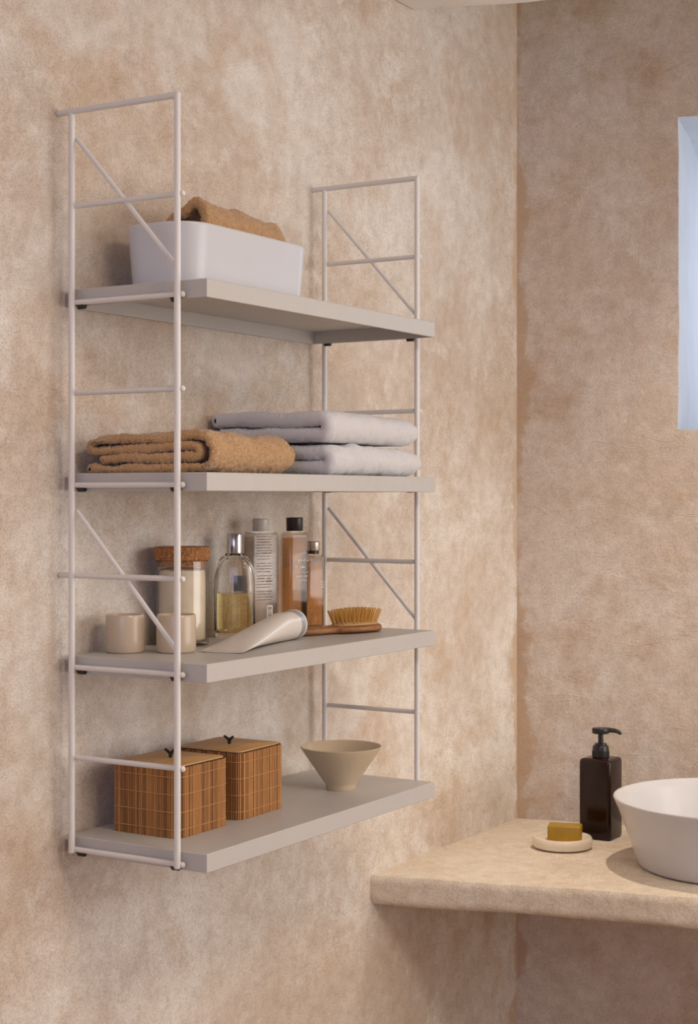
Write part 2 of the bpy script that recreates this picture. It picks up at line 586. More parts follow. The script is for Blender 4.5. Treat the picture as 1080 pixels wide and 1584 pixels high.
wbar('frame_stile', WK1 - 0.04, WK1, WZ0, WZ1, D - 0.05, D - 0.01, M['reveal'], fr)
wbar('frame_rail', WK0 + 0.04, WK1 - 0.04, WZ0, WZ0 + 0.04, D - 0.05, D - 0.01, M['reveal'], fr)
wbar('frame_rail', WK0 + 0.04, WK1 - 0.04, WZ1 - 0.04, WZ1, D - 0.05, D - 0.01, M['reveal'], fr)
wbar('pane', WK0 + 0.04, WK1 - 0.04, WZ0 + 0.04, WZ1 - 0.04, D - 0.034, D - 0.028, M['glass'], win)

# back wall (behind the camera) with a tall opening, fourth wall, floor, ceilings
BK0, BK1, BZ0, BZ1 = -1.95, -0.55, 1.05, 2.36
ys = lin(FRONT_Y, BK0, 8) + lin(BK0, BK1, 12)[1:] + lin(BK1, WALL_Y, 6)[1:]
zb = lin(0, BZ0, 6) + lin(BZ0, BZ1, 12)[1:] + lin(BZ1, TOP_Z, 4)[1:]
wall_grid('wall_back', ys, zb, lambda u, z: (BACK_X, u, z), M['wall_l'], hole=(BK0, BK1, BZ0, BZ1), label='plaster wall behind the camera with a tall window opening')
wall_grid('wall_front', lin(BACK_X, 0.1, 18) + lin(0.1, 1.9, 12)[1:] + lin(1.9, 2.06, 2)[1:], lin(0, 0.8, 6) + lin(0.8, 2.32, 10)[1:] + lin(2.32, TOP_Z, 4)[1:],
          lambda u, z: (u, FRONT_Y, z), M['wall_l'], hole=(0.1, 1.9, 0.8, 2.32), label='plaster wall with a wide opening, opposite the shelving unit')
fl = from_bm('floor', box_bm(BACK_X, 2.1, FRONT_Y, WALL_Y, -0.05, 0.0), M['floor'], smooth=False)
tag(fl, 'beige cement floor of the bathroom', 'floor', kind='structure')
cu = from_bm('ceiling', box_bm(BACK_X, 2.1, FRONT_Y, WALL_Y, TOP_Z, TOP_Z + 0.05), M['ceil'], smooth=False)
tag(cu, 'upper white ceiling over the washstand recess', 'ceiling', kind='structure')
# lower ceiling: its rough plastered edge crosses the room in front of the recess
V, F = [], []
SZ = 2.376
ny, nx = 60, 40
for i in range(ny + 1):
    y = WALL_Y + (FRONT_Y - WALL_Y) * i / ny
    xe = 0.95 + (WALL_Y - y) * 0.321 + nz((0, y * 6, 2), 1.5, 0.012)
    for j in range(nx + 1):
        s = 1 - (1 - j / nx) ** 2
        x = BACK_X + (xe - BACK_X) * s
        V.append((x, y, SZ + nz((x * 4, y * 4, 1), 1.0, 0.006)))
    V.append((xe + 0.012, y, SZ + 0.012))
    V.append((xe + 0.016, y, SZ + 0.04))
    V.append((xe + 0.016, y, TOP_Z))
n1 = nx + 4
for i in range(ny):
    for j in range(n1 - 1):
        a = i * n1 + j
        F.append((a, a + 1, a + n1 + 1, a + n1))
lc = mesh('trim_1', V, F, M['ceil'], angle=60)
tag(lc, 'white plastered edge of the lower ceiling at the top of the picture', 'ceiling', kind='structure')

# ------------------------------------------------------------------ plaster counter
FD = Vector((0.25, -0.968, 0)).normalized()
def counter():
    rows = 150
    V, F = [], []
    A = Vector((0.799, WALL_Y + 0.0045, 0))
    TH = 0.047
    for i in range(rows + 1):
        q = i / rows
        fpt = A + FD * (1.75 * q)
        bpt = C0 + RD * (1.75 * q)
        t = 1.75 * q
        prof = []
        th = TH + 0.003 * q + nz((t, 0, 0), 6, 0.004)
        wob = nz((t, 2, 0), 7, 0.005)
        nc = 26
        for j in range(nc + 1):
            s = 1 - j / nc
            p = bpt.lerp(fpt, 1 - s)
            prof.append((p.x, p.y, CTOP + nz((p.x, p.y, 3), 6, 0.0015)))
        f = fpt + Vector((-1, 0, 0)) * wob
        prof[-1] = (f.x + 0.004, f.y, CTOP + 0.0005)
        prof[-2] = ((prof[-2][0] + f.x) / 2, (prof[-2][1] + f.y) / 2, CTOP)
        for k in range(1, 7):
            zz = CTOP - th * k / 7
            o = nz((t, k * 0.4, 5), 30, 0.0022)
            prof.append((f.x - 0.001 + o, f.y, zz))
        prof.append((f.x + 0.006, f.y, CTOP - th - 0.001))
        prof.append((bpt.x, bpt.y, CTOP - th - 0.001))
        V += prof
        n = len(prof)
    for i in range(rows):
        for j in range(n):
            a, k = i * n + j, i * n + (j + 1) % n
            F.append((a, k, k + n, a + n))
    F.append(tuple(range(n))[::-1])
    F.append(tuple(rows * n + j for j in range(n)))
    o = mesh('counter', V, F, M['counter'], angle=50)
    return tag(o, 'thick beige plaster counter slab built into the corner, carrying the basin', 'counter')
counter()

# ------------------------------------------------------------------ shelving unit
unit = thing('wall_shelf_unit', 'white metal ladder-frame wall shelf with four boards', 'shelf', (0, 0, 0.0))
XF = 0.614                    # distance of the two side frames
YF = -0.17                    # front posts
RP, RR = 0.0042, 0.0036       # post and rung radii
ZTOP = [1.7685, 1.530, 1.2938, 1.0602]
TH = 0.0232
RUNG = [1.996, 1.8745, 1.7500, 1.6335, 1.5145, 1.3980, 1.2795, 1.1635, 1.0450]
WALL_RUNGS = (0, 5)
for fx in (0.0, XF):
    for yy in (0.0, YF):
        z1 = RUNG[0] - (0.001 if yy == 0 else -0.003)
        V, F = rod((fx, yy, RUNG[-1] - 0.005), (fx, yy, z1), RP, 14)
        mesh('post', V, F, M['rod'], unit)
    for i, z in enumerate(RUNG):
        back = WALL_Y + 0.002 if i in WALL_RUNGS else 0.0065
        dx = 0.0 if i == 0 else 0.004
        V, F = rod((fx + dx, back, z), (fx + dx, YF - (0.0035 if i == 0 else (0.0078 if fx == 0 else 0.0055)), z), RR if i else RP, 12)
        mesh('rung', V, F, M['rod'], unit)
    for z0, z1 in ((1.9615, 1.7815), (1.482, 1.306)):
        V, F = rod((fx + 0.0052, -0.004, z0), (fx + 0.0052, YF + 0.002, z1), 0.0031, 10)
        mesh('diagonal_brace', V, F, M['rod'], unit)

def shelf_board(zt):
    x0, x1 = 0.0108, XF - 0.0108
    y0, y1 = -0.207, 0.0155
    t = 0.0035
    zb = zt - TH
    bm = bmesh.new()
    def ring(ix, z):
        return [bm.verts.new(p) for p in ((x0 + ix, y0 + ix, z), (x1 - ix, y0 + ix, z), (x1 - ix, y1 - ix, z), (x0 + ix, y1 - ix, z))]
    rings = [ring(0.0009, zt), ring(0, zt - 0.0009), ring(0, zb + 0.0006), ring(0.0006, zb), ring(t, zb), ring(t, zt - 0.004)]
    for a, b in zip(rings, rings[1:]):
        for j in range(4):
            bm.faces.new((a[j], a[(j + 1) % 4], b[(j + 1) % 4], b[j]))
    bm.faces.new(rings[0])
    bm.faces.new(rings[-1])
    return from_bm('shelf_board', bm, M['shelf'], unit, smooth=False)

for zt, zr in zip(ZTOP, (RUNG[2], RUNG[4], RUNG[6], RUNG[8])):
    s = shelf_board(zt)
    for xx, sgn in ((0.0, 1), (XF, -1)):
        for yy in (-0.0105, YF + 0.008):
            # small black hook that grips the rung and the lip of the board
            cx = xx + (0.004 if sgn > 0 else 0.001)
            prof = [(0.0010, 0.0006), (0.0085, 0.0006), (0.0085, -0.0070), (0.0060, -0.0085), (0.0035, -0.0085), (0.0022, -0.0055), (0.0005, -0.0045)]
            wv = 0.0056
            V = [(xx + 0.002 * sgn + px * sgn, yy - wv, zr + pz) for px, pz in prof] + [(xx + 0.002 * sgn + px * sgn, yy + wv, zr + pz) for px, pz in prof]
            n = len(prof)
            F = [tuple(range(n)), tuple(range(2 * n - 1, n - 1, -1))] + [(j, (j + 1) % n, n + (j + 1) % n, n + j) for j in range(n)]
            mesh('clip', V, F, M['clip'], s, smooth=False)

# ------------------------------------------------------------------ towels
def polyline_arc(cx, cz, r, a0, a1, step):
    n = max(4, int(abs(math.radians(a1 - a0)) * max(r, 0.002) / step))
    return [(cx + r * math.cos(math.radians(a0 + (a1 - a0) * i / n)), cz + r * math.sin(math.radians(a0 + (a1 - a0) * i / n))) for i in range(n + 1)]

def resample(pts, step):
    pts = np.array(pts, float)
    seg = np.hypot(*np.diff(pts, axis=0).T)
    keep = np.r_[True, seg > 1e-7]
    pts = pts[keep]
    seg = np.hypot(*np.diff(pts, axis=0).T)
    s = np.r_[0, np.cumsum(seg)]
    m = int(s[-1] / step) + 1
    q = np.linspace(0, s[-1], m)
    return np.c_[np.interp(q, s, pts[:, 0]), np.interp(q, s, pts[:, 1])]

def smooth_noise(shape, rows, cols, seed):
    r = np.random.default_rng(seed)
    g = r.standard_normal((rows + 3, cols + 3))
    u = np.linspace(0, rows, shape[0]); w = np.linspace(0, cols, shape[1])
    iu, iw = u.astype(int), w.astype(int)
    fu, fw = (u - iu)[:, None], (w - iw)[None, :]
    fu, fw = fu * fu * (3 - 2 * fu), fw * fw * (3 - 2 * fw)
    a = g[np.ix_(iu, iw)]; b = g[np.ix_(iu + 1, iw)]; c = g[np.ix_(iu, iw + 1)]; d = g[np.ix_(iu + 1, iw + 1)]
    return a * (1 - fu) * (1 - fw) + b * fu * (1 - fw) + c * (1 - fu) * fw + d * fu * fw

def towel_mesh(path, t, length, step, seed, round_far=0.0, round_near=0.0, bend=None, terry=0.0008, wave=0.0012):
    """path in (y, z): cloth centre line seen at the towel's end; extruded along +x. Returns a mesh."""
    c = resample(path, step)
    n = len(c)
    d = np.gradient(c, axis=0)
    d /= np.linalg.norm(d, axis=1)[:, None]
    nor = np.c_[-d[:, 1], d[:, 0]]
    k = 9
    a = c + nor * t / 2
    b = (c - nor * t / 2)[::-1]
    cap1 = np.array([c[-1] + (nor[-1] * math.cos(x) + d[-1] * math.sin(x)) * t / 2 for x in np.linspace(0, PI, k + 2)[1:-1]])
    cap0 = np.array([c[0] + (-nor[0] * math.cos(x) - d[0] * math.sin(x)) * t / 2 for x in np.linspace(0, PI, k + 2)[1:-1]])
    ring = np.vstack([a, cap1, b, cap0])
    ctr = np.vstack([c, np.repeat(c[-1:], k, 0), c[::-1], np.repeat(c[:1], k, 0)])
    rn = ring - ctr
    rn /= np.linalg.norm(rn, axis=1)[:, None]
    m = len(ring)
    nx = int(length / step) + 1
    x = np.linspace(0, length, nx)
    # rounded selvedge: thickness closes at both ends
    e = t * 0.5
    dist = np.minimum(x, length - x)
    f = np.sqrt(np.clip(1 - (1 - np.clip(dist / e, 0, 1)) ** 2, 0.0, 1))
    f = 0.25 + 0.75 * f
    R = ctr[None] + (ring - ctr)[None] * f[:, None, None]
    zc = (ring[:, 1].max() + ring[:, 1].min()) / 2
    for rad, dd in ((round_far, length - x), (round_near, x)):
        if rad > 0:
            g = np.sqrt(np.clip(1 - (1 - np.clip(dd / rad, 0, 1)) ** 2, 0, 1))
            g = 0.42 + 0.58 * g
            lowz = ring[:, 1].min()
            R[:, :, 1] = lowz + (zc - lowz) * (0.85 + 0.15 * g[:, None]) + (R[:, :, 1] - zc) * g[:, None]
    ns = smooth_noise((nx, m), int(length / 0.03) + 2, int(m * step / 0.03) + 2, seed) * wave
    nt = np.random.default_rng(seed + 1).standard_normal((nx, m)) * terry
    nt = (nt + np.roll(nt, 1, 0) + np.roll(nt, 1, 1)) * 0.6
    disp = np.clip(ns, -0.4 * t, 0.25 * t) + nt
    R = R + rn[None] * disp[:, :, None]
    X = np.repeat(x[:, None], m, 1)
    P = np.stack([X, R[:, :, 0], R[:, :, 1]], -1)
    if bend is not None:
        P = bend(P)
    P[..., 2] = np.maximum(P[..., 2], 0.0004)
    V = P.reshape(-1, 3)
    i = np.arange(nx - 1)[:, None] * m
    j = np.arange(m)[None, :]
    j2 = (j + 1) % m
    quads = np.stack([i + j, i + j2, i + m + j2, i + m + j], -1).reshape(-1, 4)
    me = bpy.data.meshes.new('towel')
    # end caps: strips across the ribbon thickness
    caps = []
    half = list(range(0, n)); other = [n + k + (n - 1 - q) for q in range(n)]
    for base_i, flip in ((0, False), ((nx - 1) * m, True)):
        for q in range(n - 1):
            fq = (base_i + half[q], base_i + other[q], base_i + other[q + 1], base_i + half[q + 1])
            caps.append(fq[::-1] if flip else fq)
    allq = np.vstack([quads, np.array(caps)])
    me.vertices.add(len(V)); me.vertices.foreach_set('co', V.astype(np.float32).ravel())
    me.loops.add(allq.size); me.loops.foreach_set('vertex_index', allq.astype(np.int32).ravel())
    me.polygons.add(len(allq))
    me.polygons.foreach_set('loop_start', np.arange(0, allq.size, 4, dtype=np.int32))
    me.polygons.foreach_set('use_smooth', np.ones(len(allq), bool))
    me.update(calc_edges=True)
    me.validate()
    return me

# brown towel: folded twice, folds to the front
def brown_path(W, t, pitch):
    z = [t / 2 + 0.0006 + pitch * i for i in range(4)]
    ro, ri = (z[3] - z[0]) / 2, (z[2] - z[1]) / 2
    zc = (z[1] + z[2]) / 2
    yc = W - ro - t / 2
    wob = lambda y, a, p: a * math.sin(y * 38 + p)
    p = []
    p += [(y, z[0]) for y in np.linspace(0.012, yc, 60)]
    p += polyline_arc(yc, zc, ro, -90, 90, 0.001)
    p += [(y, z[3] + wob(y, 0.0015, 1.0) * min(1, (yc - y) * 20)) for y in np.linspace(yc, 0.016, 60)]
    p += polyline_arc(0.016, (z[3] + z[2]) / 2, pitch / 2, 90, 270, 0.0007)
    p += [(y, z[2] + wob(y, 0.0012, 2.0) * min(1, (yc - y) * 20) * min(1, (y - 0.016) * 30)) for y in np.linspace(0.016, yc - 0.006, 60)]
    p += polyline_arc(yc - 0.006, zc, ri, 90, -90, 0.0006)
    p += [(y, z[1]) for y in np.linspace(yc - 0.006, 0.03, 60)]
    return p
def sag(P):
    # flipped so that the folds face the room (-y); slight sag towards the rear
    Q = P.copy()
    Q[..., 1] = -P[..., 1]
    Q[..., 2] *= 1 - 0.16 * np.clip(1 - P[..., 1] / 0.12, 0, 1) ** 1.5
    Q[..., 2] *= 1 + 0.03 * np.sin(P[..., 0] * 26 + 0.6)
    return Q
me = towel_mesh(brown_path(0.196, 0.0122, 0.0131), 0.0122, 0.238, 0.0016, 3, round_far=0.026, bend=sag, wave=0.0014)
o = link('folded_towel', me, M['terry_brown'], loc=(0.026, 0.004, ZTOP[1]))
o.rotation_euler = (0, 0, math.radians(8))
tag(o, 'brown terry towel folded flat at the near end of the second board', 'towel', 'folded towels on the second board')

def white_path(W, t, gap):
    z0, z1 = t / 2 + 0.0005, t / 2 + 0.0005 + t + gap
    r = (z1 - z0) / 2
    yc = W - r - t / 2
    p = [(y, z0) for y in np.linspace(0.008, yc, 60)]
    p += polyline_arc(yc, (z0 + z1) / 2, r, -90, 90, 0.001)
    p += [(y, z1 + 0.0012 * math.sin(y * 30) * min(1, (yc - y) * 20)) for y in np.linspace(yc, 0.004, 60)]
    return p
def flip(P):
    Q = P.copy()
    Q[..., 1] = -P[..., 1]
    Q[..., 2] *= 1 + 0.02 * np.sin(P[..., 0] * 21)
    return Q
me = towel_mesh(white_path(0.205, 0.0206, 0.0007), 0.0206, 0.262, 0.0019, 11, round_far=0.042, bend=flip, terry=0.0005)
o = link('folded_towel', me, M['terry_white'], loc=(0.324, 0.008, ZTOP[1]))
tag(o, 'lower of the two stacked white folded towels, lying on the board', 'towel', 'folded towels on the second board')
me = towel_mesh(white_path(0.200, 0.0212, 0.0007), 0.0212, 0.268, 0.0019, 21, round_far=0.045, bend=flip, terry=0.0005)
o = link('folded_towel', me, M['terry_white'], loc=(0.322, 0.008, ZTOP[1] + 0.0462))
o.rotation_euler = (0, 0, math.radians(0.5))
tag(o, 'upper of the two stacked white folded towels', 'towel', 'folded towels on the second board')

# ------------------------------------------------------------------ white bin with a crumpled towel, top board
bin_ = thing('storage_bin', 'white rounded plastic bin on the top board', 'bin', (0.2230, -0.0735, ZTOP[0]))
def bin_mesh():
    wx, wy, h, r = 0.300, 0.124, 0.0885, 0.042
    rows = []
    taper = 0.006
    prof = [(0.014, 0.0), (0.0105, 0.0008), (0.0075, 0.004), (taper, 0.010)]
    prof += [(taper * (1 - s), 0.010 + (h - 0.014) * s) for s in (0.25, 0.5, 0.75, 1.0)]
    prof += [(0, h - 0.002), (0.0004, h - 0.0006), (0.0012, h), (0.0018, h - 0.0004), (0.0022, h - 0.002)]
    prof += [(0.0022 + taper * s, h - 0.002 - (h - 0.010) * s) for s in (0.33, 0.66, 1.0)]
    prof += [(0.018, 0.0045)]
    rings = []
    for ins, z in prof:
        rings.append([(x, y, z) for x, y in rrect(wx - 2 * ins, wy - 2 * ins, max(r - ins, 0.004), 10)])
    return loft(rings)
V, F = bin_mesh()
mesh('bin_body', V, F, M['bin'], bin_, angle=50)

def bin_towel():
    # thick cloth draped in a ridge: an arch profile that sinks towards the far end
    t = 0.015
    p = [(-0.037, 0.002), (-0.046, 0.045)]
    p += [(-0.045 + 0.013 * s, 0.04 + 0.066 * math.sin(s * PI / 2)) for s in np.linspace(0, 1, 20)]
    p += [(-0.032 + 0.034 * s, 0.106 + 0.013 * math.sin(s * PI)) for s in np.linspace(0, 1, 20)[1:]]
    p += [(0.002 + 0.040 * math.sin(s * PI / 2), 0.106 - 0.04 * (1 - math.cos(s * PI / 2))) for s in np.linspace(0, 1, 24)[1:]]
    p += [(0.042, 0.05), (0.036, 0.004)]
    Lb = 0.245
    def bend(P):
        Q = P.copy()
        x = P[..., 0]
        s = x / Lb
        end = np.clip((s - 0.78) / 0.22, 0, 1)
        drop = (1 - 0.06 * s) * (0.74 + 0.26 * np.sqrt(1 - 0.999 * end ** 2.6))
        Q[..., 2] = P[..., 2] * drop * (1 + 0.02 * np.sin(x * 60 + 0.8))
        Q[..., 0] = x + 0.022 * (P[..., 2] / 0.11) * np.clip(1 - s * 3, 0, 1)
        Q[..., 1] = P[..., 1] * (0.88 - 0.05 * s - 0.38 * end ** 2) - 0.002 * np.sin(x * 24)
        return Q
    return towel_mesh(p, t, Lb, 0.0018, 31, round_far=0.0, bend=bend, wave=0.0018, terry=0.0007)
bt = link('crumpled_towel', bin_towel(), M['terry_brown'], loc=(0.121, -0.0735, ZTOP[0] + 0.0058))
bt.scale = (1, 1, 0.985)
tag(bt, 'crumpled brown towel sticking out of the white bin', 'towel')

# ------------------------------------------------------------------ third board: toiletries
Z3 = ZTOP[2]
def cup_mesh(r, h):
    prof = [(0, 0.0), (r * 0.86, 0.0), (r * 0.955, 0.002), (r * 0.995, 0.007), (r, h * 0.3), (r * 1.0, h * 0.6), (r * 0.985, h * 0.93), (r * 0.965, h - 0.001), (r * 0.94, h), (r * 0.90, h - 0.001), (r * 0.885, h * 0.9), (r * 0.88, 0.012), (r * 0.8, 0.006), (0, 0.005)]
    return lathe(prof, 56)
V, F = cup_mesh(0.0262, 0.0505)
c1 = mesh('ceramic_cup', V, F, M['ceramic'], loc=(0.0785, -0.024, Z3))
tag(c1, 'cream glazed cup standing alone nearest the wall at the left', 'cup', 'cream glazed cups on the third board')
c2 = c1.copy()
COL.objects.link(c2)
c2.location = (0.1135, -0.082, Z3)
c2.rotation_euler = (0, 0, 1.1)
tag(c2, 'cream glazed cup in front of the cork-lidded jar', 'cup', 'cream glazed cups on the third board')

# cork-lidded jar
jar = thing('glass_jar', 'clear glass jar of cream contents with cork lid', 'jar', (0.205, -0.0225, Z3))
R_, H_ = 0.0372, 0.118
V, F = lathe([(0, 0), (R_ - 0.002, 0), (R_, 0.002), (R_, H_ - 0.001), (R_ - 0.001, H_), (R_ - 0.0022, H_ - 0.001), (R_ - 0.0024, 0.006), (0, 0.006)], 64)
mesh('glass_body', V, F, M['glass'], jar)
ri = R_ - 0.0052
V, F = lathe([(0, 0.0066), (ri - 0.002, 0.0066), (ri, 0.009), (ri, 0.098), (ri * 0.94, 0.104), (ri * 0.6, 0.1075), (0, 0.1085)], 56)
V = [(x, y, z + (nz((x * 60, y * 60, 1), 1, 0.003) if z > 0.09 else 0)) for x, y, z in V]
mesh('contents', V, F, M['cream'], jar)
V, F = lathe([(0, 0.109), (R_ - 0.0032, 0.109), (R_ - 0.003, H_ + 0.0002), (R_ + 0.0003, H_ + 0.0004), (R_ + 0.0012, H_ + 0.003), (R_ + 0.0019, H_ + 0.0165), (R_ + 0.0006, H_ + 0.0185), (0, H_ + 0.0188)], 64)
mesh('cork_lid', V, F, M['cork'], jar)

# half-full perfume flask
perf = thing('perfume_flask', 'round-shouldered clear flask, half full of yellow perfume, silver cap', 'bottle', (0.338, -0.018, Z3), math.radians(-58.8))
def superlathe(prof, sx, sy, seg=48, pw=2.6):
    rings = []
    for r, z in prof:
        ring = []
        for j in range(seg):
            a = 2 * PI * j / seg
            ca, sa = math.cos(a), math.sin(a)
            k = (abs(ca) ** pw + abs(sa) ** pw) ** (-1 / pw)
            ring.append((r * sx * k * ca, r * sy * k * sa, z))
        rings.append(ring)
    return loft(rings)
hb = 0.1235
outer = [(0.0245, 0.0), (0.0262, 0.0015), (0.0265, 0.005), (0.0265, 0.078)]
outer += [(0.0125 + 0.014 * math.cos(a), 0.078 + 0.042 * math.sin(a)) for a in np.linspace(0.12, PI / 2 * 0.97, 12)]
outer += [(0.0115, hb), (0.0090, hb)]
inner = [(0.0082, hb - 0.002), (0.0095, hb - 0.0065)]
inner += [(0.0095 + 0.0141 * math.cos(a), 0.076 + 0.0395 * math.sin(a)) for a in np.linspace(PI / 2 * 0.95, 0.1, 12)]
inner += [(0.0236, 0.076), (0.0236, 0.012), (0.0215, 0.008), (0.002, 0.0075)]
V, F = superlathe(outer + inner, 1.13, 0.66)
mesh('glass_body', V, F, M['thick_glass'], perf)
V, F = superlathe([(0.0212, 0.0084), (0.0232, 0.0124), (0.0232, 0.0650), (0.0225, 0.0655)], 1.13, 0.655)
mesh('perfume', V, F, M['perfume'], perf)
V, F = lathe([(0, hb - 0.0005), (0.0114, hb - 0.0005), (0.0117, hb + 0.001), (0.0117, hb + 0.0275), (0.0112, hb + 0.0286), (0, hb + 0.0286)], 40)
mesh('cap', V, F, M['chrome'], perf)
V, F = rod((0.001, 0, hb - 0.003), (-0.014, 0.002, 0.010), 0.0009, 8)
mesh('dip_tube', V, F, M['plastic_clear'], perf)
bm = box_bm(-0.003, 0.0165, 0.0178, 0.0180, 0.0662, 0.0900)
mesh_lbl = from_bm('label', bm, M['grey_film'], perf, smooth=False)

# shampoo bottles
def bottle(name, label, loc, rz, wx, wy, h, r, shell, liquid, cap_r, cap_h, cap_mat, cap_off=0.0, fill=0.97, neck=0.002, collar=None):
    b = thing(name, label, 'bottle', loc, rz, 'toiletry bottles on the third board')
    rows = [(0.003, 0), (0.0008, 0.0008), (0, 0.003), (0, h - 0.004), (0.0008, h - 0.0014), (0.003, h), (min(wx, wy) / 2 - cap_r * 0.8, h + 0.0005), (min(wx, wy) / 2 - cap_r * 0.8, h + neck)]
    inn = [(min(wx, wy) / 2 - cap_r * 0.7, h + neck), (min(wx, wy) / 2 - cap_r * 0.7, h - 0.0018), (0.0045, h - 0.0022), (0.0022, h - 0.005), (0.0022, 0.006), (0.0045, 0.0036)]
    V, F = rprism(rows + inn, wx, wy, r)
    mesh('bottle_body', V, F, shell, b, angle=60)
    top = 0.004 + (h - 0.008) * fill
    V, F = rprism([(0.0048, 0.0040), (0.0026, 0.0064), (0.0026, top - 0.001), (0.0034, top)], wx, wy, r)
    mesh('liquid', V, F, liquid, b, angle=60)
    z0 = h + neck
    if collar:
        V, F = lathe([(0, z0 - 0.0005), (collar[0], z0 - 0.0005), (collar[0], z0 + collar[1]), (0, z0 + collar[1])], 36)
        mesh('collar', V, F, M['dark_cap'], b)
        z0 += collar[1]
    V, F = lathe([(0, z0), (cap_r - 0.0004, z0), (cap_r, z0 + 0.0006), (cap_r, z0 + cap_h - 0.0012), (cap_r - 0.001, z0 + cap_h), (0, z0 + cap_h)], 40)
    cp = mesh('cap', V, F, cap_mat, b)
    return b, cp

def ink_lines(name, lines, y, mat, parent, seed, th=0.00012, gap=0.35):
    """rows of small printed marks on a flat face: (x0, x1, z, height)"""
    rnd = random.Random(seed)
    bm = bmesh.new()
    for x0, x1, z, h in lines:
        x = x0
        while x < x1:
            w = h * rnd.uniform(0.35, 0.8)
            if rnd.random() < 0.14:
                x += h * 0.7
                continue
            hh = h * rnd.uniform(0.6, 1.0)
            q = box_bm(x, min(x + w, x1), y - th, y + th, z, z + hh)
            tmp = bpy.data.meshes.new('t')
            q.to_mesh(tmp); q.free()
            bm.from_mesh(tmp)
            bpy.data.meshes.remove(tmp)
            x += w + h * gap
    o = from_bm(name, bm, mat, parent, smooth=False)
    o['kind'] = 'stuff'
    return o

ang = math.radians(-26)
clr, _ = bottle('shampoo_bottle', 'tall clear bottle with frosted white cap and dark printed text', (0.405, -0.018, Z3), ang, 0.053, 0.027, 0.152, 0.008, M['plastic_clear'], M['clear_liquid'], 0.0125, 0.019, M['white_cap'], fill=0.985)
rows = []
z = 0.146
for i in range(22):
    if i in (9, 13, 18):
        z -= 0.002
    rows.append((-0.0145, 0.0125 - (0.004 * ((i * 7) % 5) / 4), z, 0.0014 if i not in (6, 14, 15) else 0.0021))
    z -= 0.0042
ink_lines('printed_text', rows, -0.01372, M['ink'], clr, 5)
bm = box_bm(0.003, 0.0125, -0.01385, -0.0136, 0.020, 0.044)
bc = from_bm('barcode_panel', bm, M['ink_white'], clr, smooth=False)
bm = bmesh.new()
zz = 0.022
while zz < 0.042:
    w = random.choice((0.0006, 0.0011, 0.0016))
    q = box_bm(0.0042, 0.0112, -0.0140, -0.0138, zz, zz + w)
    tmp = bpy.data.meshes.new('t'); q.to_mesh(tmp); q.free(); bm.from_mesh(tmp); bpy.data.meshes.remove(tmp)
    zz += w + random.choice((0.0006, 0.001))
bo = from_bm('barcode_bars', bm, M['ink'], bc, smooth=False)
bo['kind'] = 'stuff'

amb, cp = bottle('shampoo_bottle', 'tall amber bottle with black cap and white lettering', (0.455, -0.046, Z3), ang, 0.037, 0.030, 0.152, 0.007, M['amber_shell'], M['amber_liquid'], 0.0128, 0.0205, M['dark_cap'])
ink_lines('printed_text', [(-0.0095, 0.0155, 0.1085, 0.0034), (-0.0085, 0.0085, 0.0985, 0.0034)], -0.0152, M['ink_white'], amb, 8)
ink_lines('printed_text', [(-0.0085, 0.0150, 0.0915, 0.0009), (-0.0065, 0.0150, 0.0855, 0.0014), (-0.0060, 0.0125, 0.0795, 0.0012)], -0.0152, M['ink_white'], amb, 9, gap=0.1)
sma, cp = bottle('shampoo_bottle', 'short amber bottle with pale metal screw cap', (0.531, -0.030, Z3), ang, 0.035, 0.026, 0.115, 0.006, M['amber_shell'], M['amber_liquid'], 0.0116, 0.0145, M['alu'], fill=0.94, collar=(0.0100, 0.005))
ink_lines('printed_text', [(0.007, 0.0145, 0.073, 0.0016), (0.007, 0.0145, 0.069, 0.0016), (0.007, 0.0145, 0.065, 0.0016)], -0.0127, M['ink_white'], sma, 10, gap=0.2)
for k in range(4):
    V, F = lathe([(0.0113, 0), (0.0121, 0.0006), (0.0121, 0.0012), (0.0113, 0.0018)], 36)
    zc = 0.115 + 0.002 + 0.005 + 0.0018 + k * 0.0032
    mesh('cap_ridge', [(x, y, z + zc) for x, y, z in V], F, M['alu'], cp)

# squeezed tube lying on the board
A0 = Vector((0.138, -0.136, Z3))
B0 = Vector((0.350, -0.108, Z3))
tl = (B0 - A0)
tb = thing('cream_tube', 'pearly white squeeze tube lying at the front edge', 'tube', A0, math.atan2(tl.y, tl.x))
Lt = tl.length
def tube_body():
    rings = []
    NS = 40
    for i in range(NS + 1):
        s = i / NS
        x = s * (Lt - 0.006)
        q = max(0.0, min(1.0, (x - 0.006) / (Lt * 0.80)))
        q = math.sin(q * PI / 2) * 0.25 + 0.75 * q
        hw = 0.0325 * (1 - q) + 0.0205 * q
        hh = 0.0013 * (1 - q) + 0.0205 * q
        if i == NS:
            pass
        cz = max(hh, 0.0013) + 0.0004
        ring = []
        for j in range(40):
            a = 2 * PI * j / 40
            ring.append((x, hw * math.cos(a), cz + hh * math.sin(a)))
        rings.append(ring)
    return loft(rings)
V, F = tube_body()
mesh('tube_body', V, F, M['tube'], tb, angle=50)
def xlathe(prof, x0, zc, seg=48):
    V, F = lathe(prof, seg)
    return [(x0 + z, x, zc + y) for x, y, z in V], F
V, F = xlathe([(0, 0), (0.0200, 0), (0.0209, 0.001), (0.0209, 0.0135), (0, 0.0135)], Lt - 0.0065, 0.0212)
mesh('band', V, F, M['tube_band'], tb)
V, F = xlathe([(0, 0), (0.0208, 0), (0.0216, 0.0006), (0.0216, 0.0042), (0.0206, 0.0056), (0, 0.0058)], Lt + 0.0068, 0.0217)
mesh('cap', V, F, M['tube_cap'], tb)

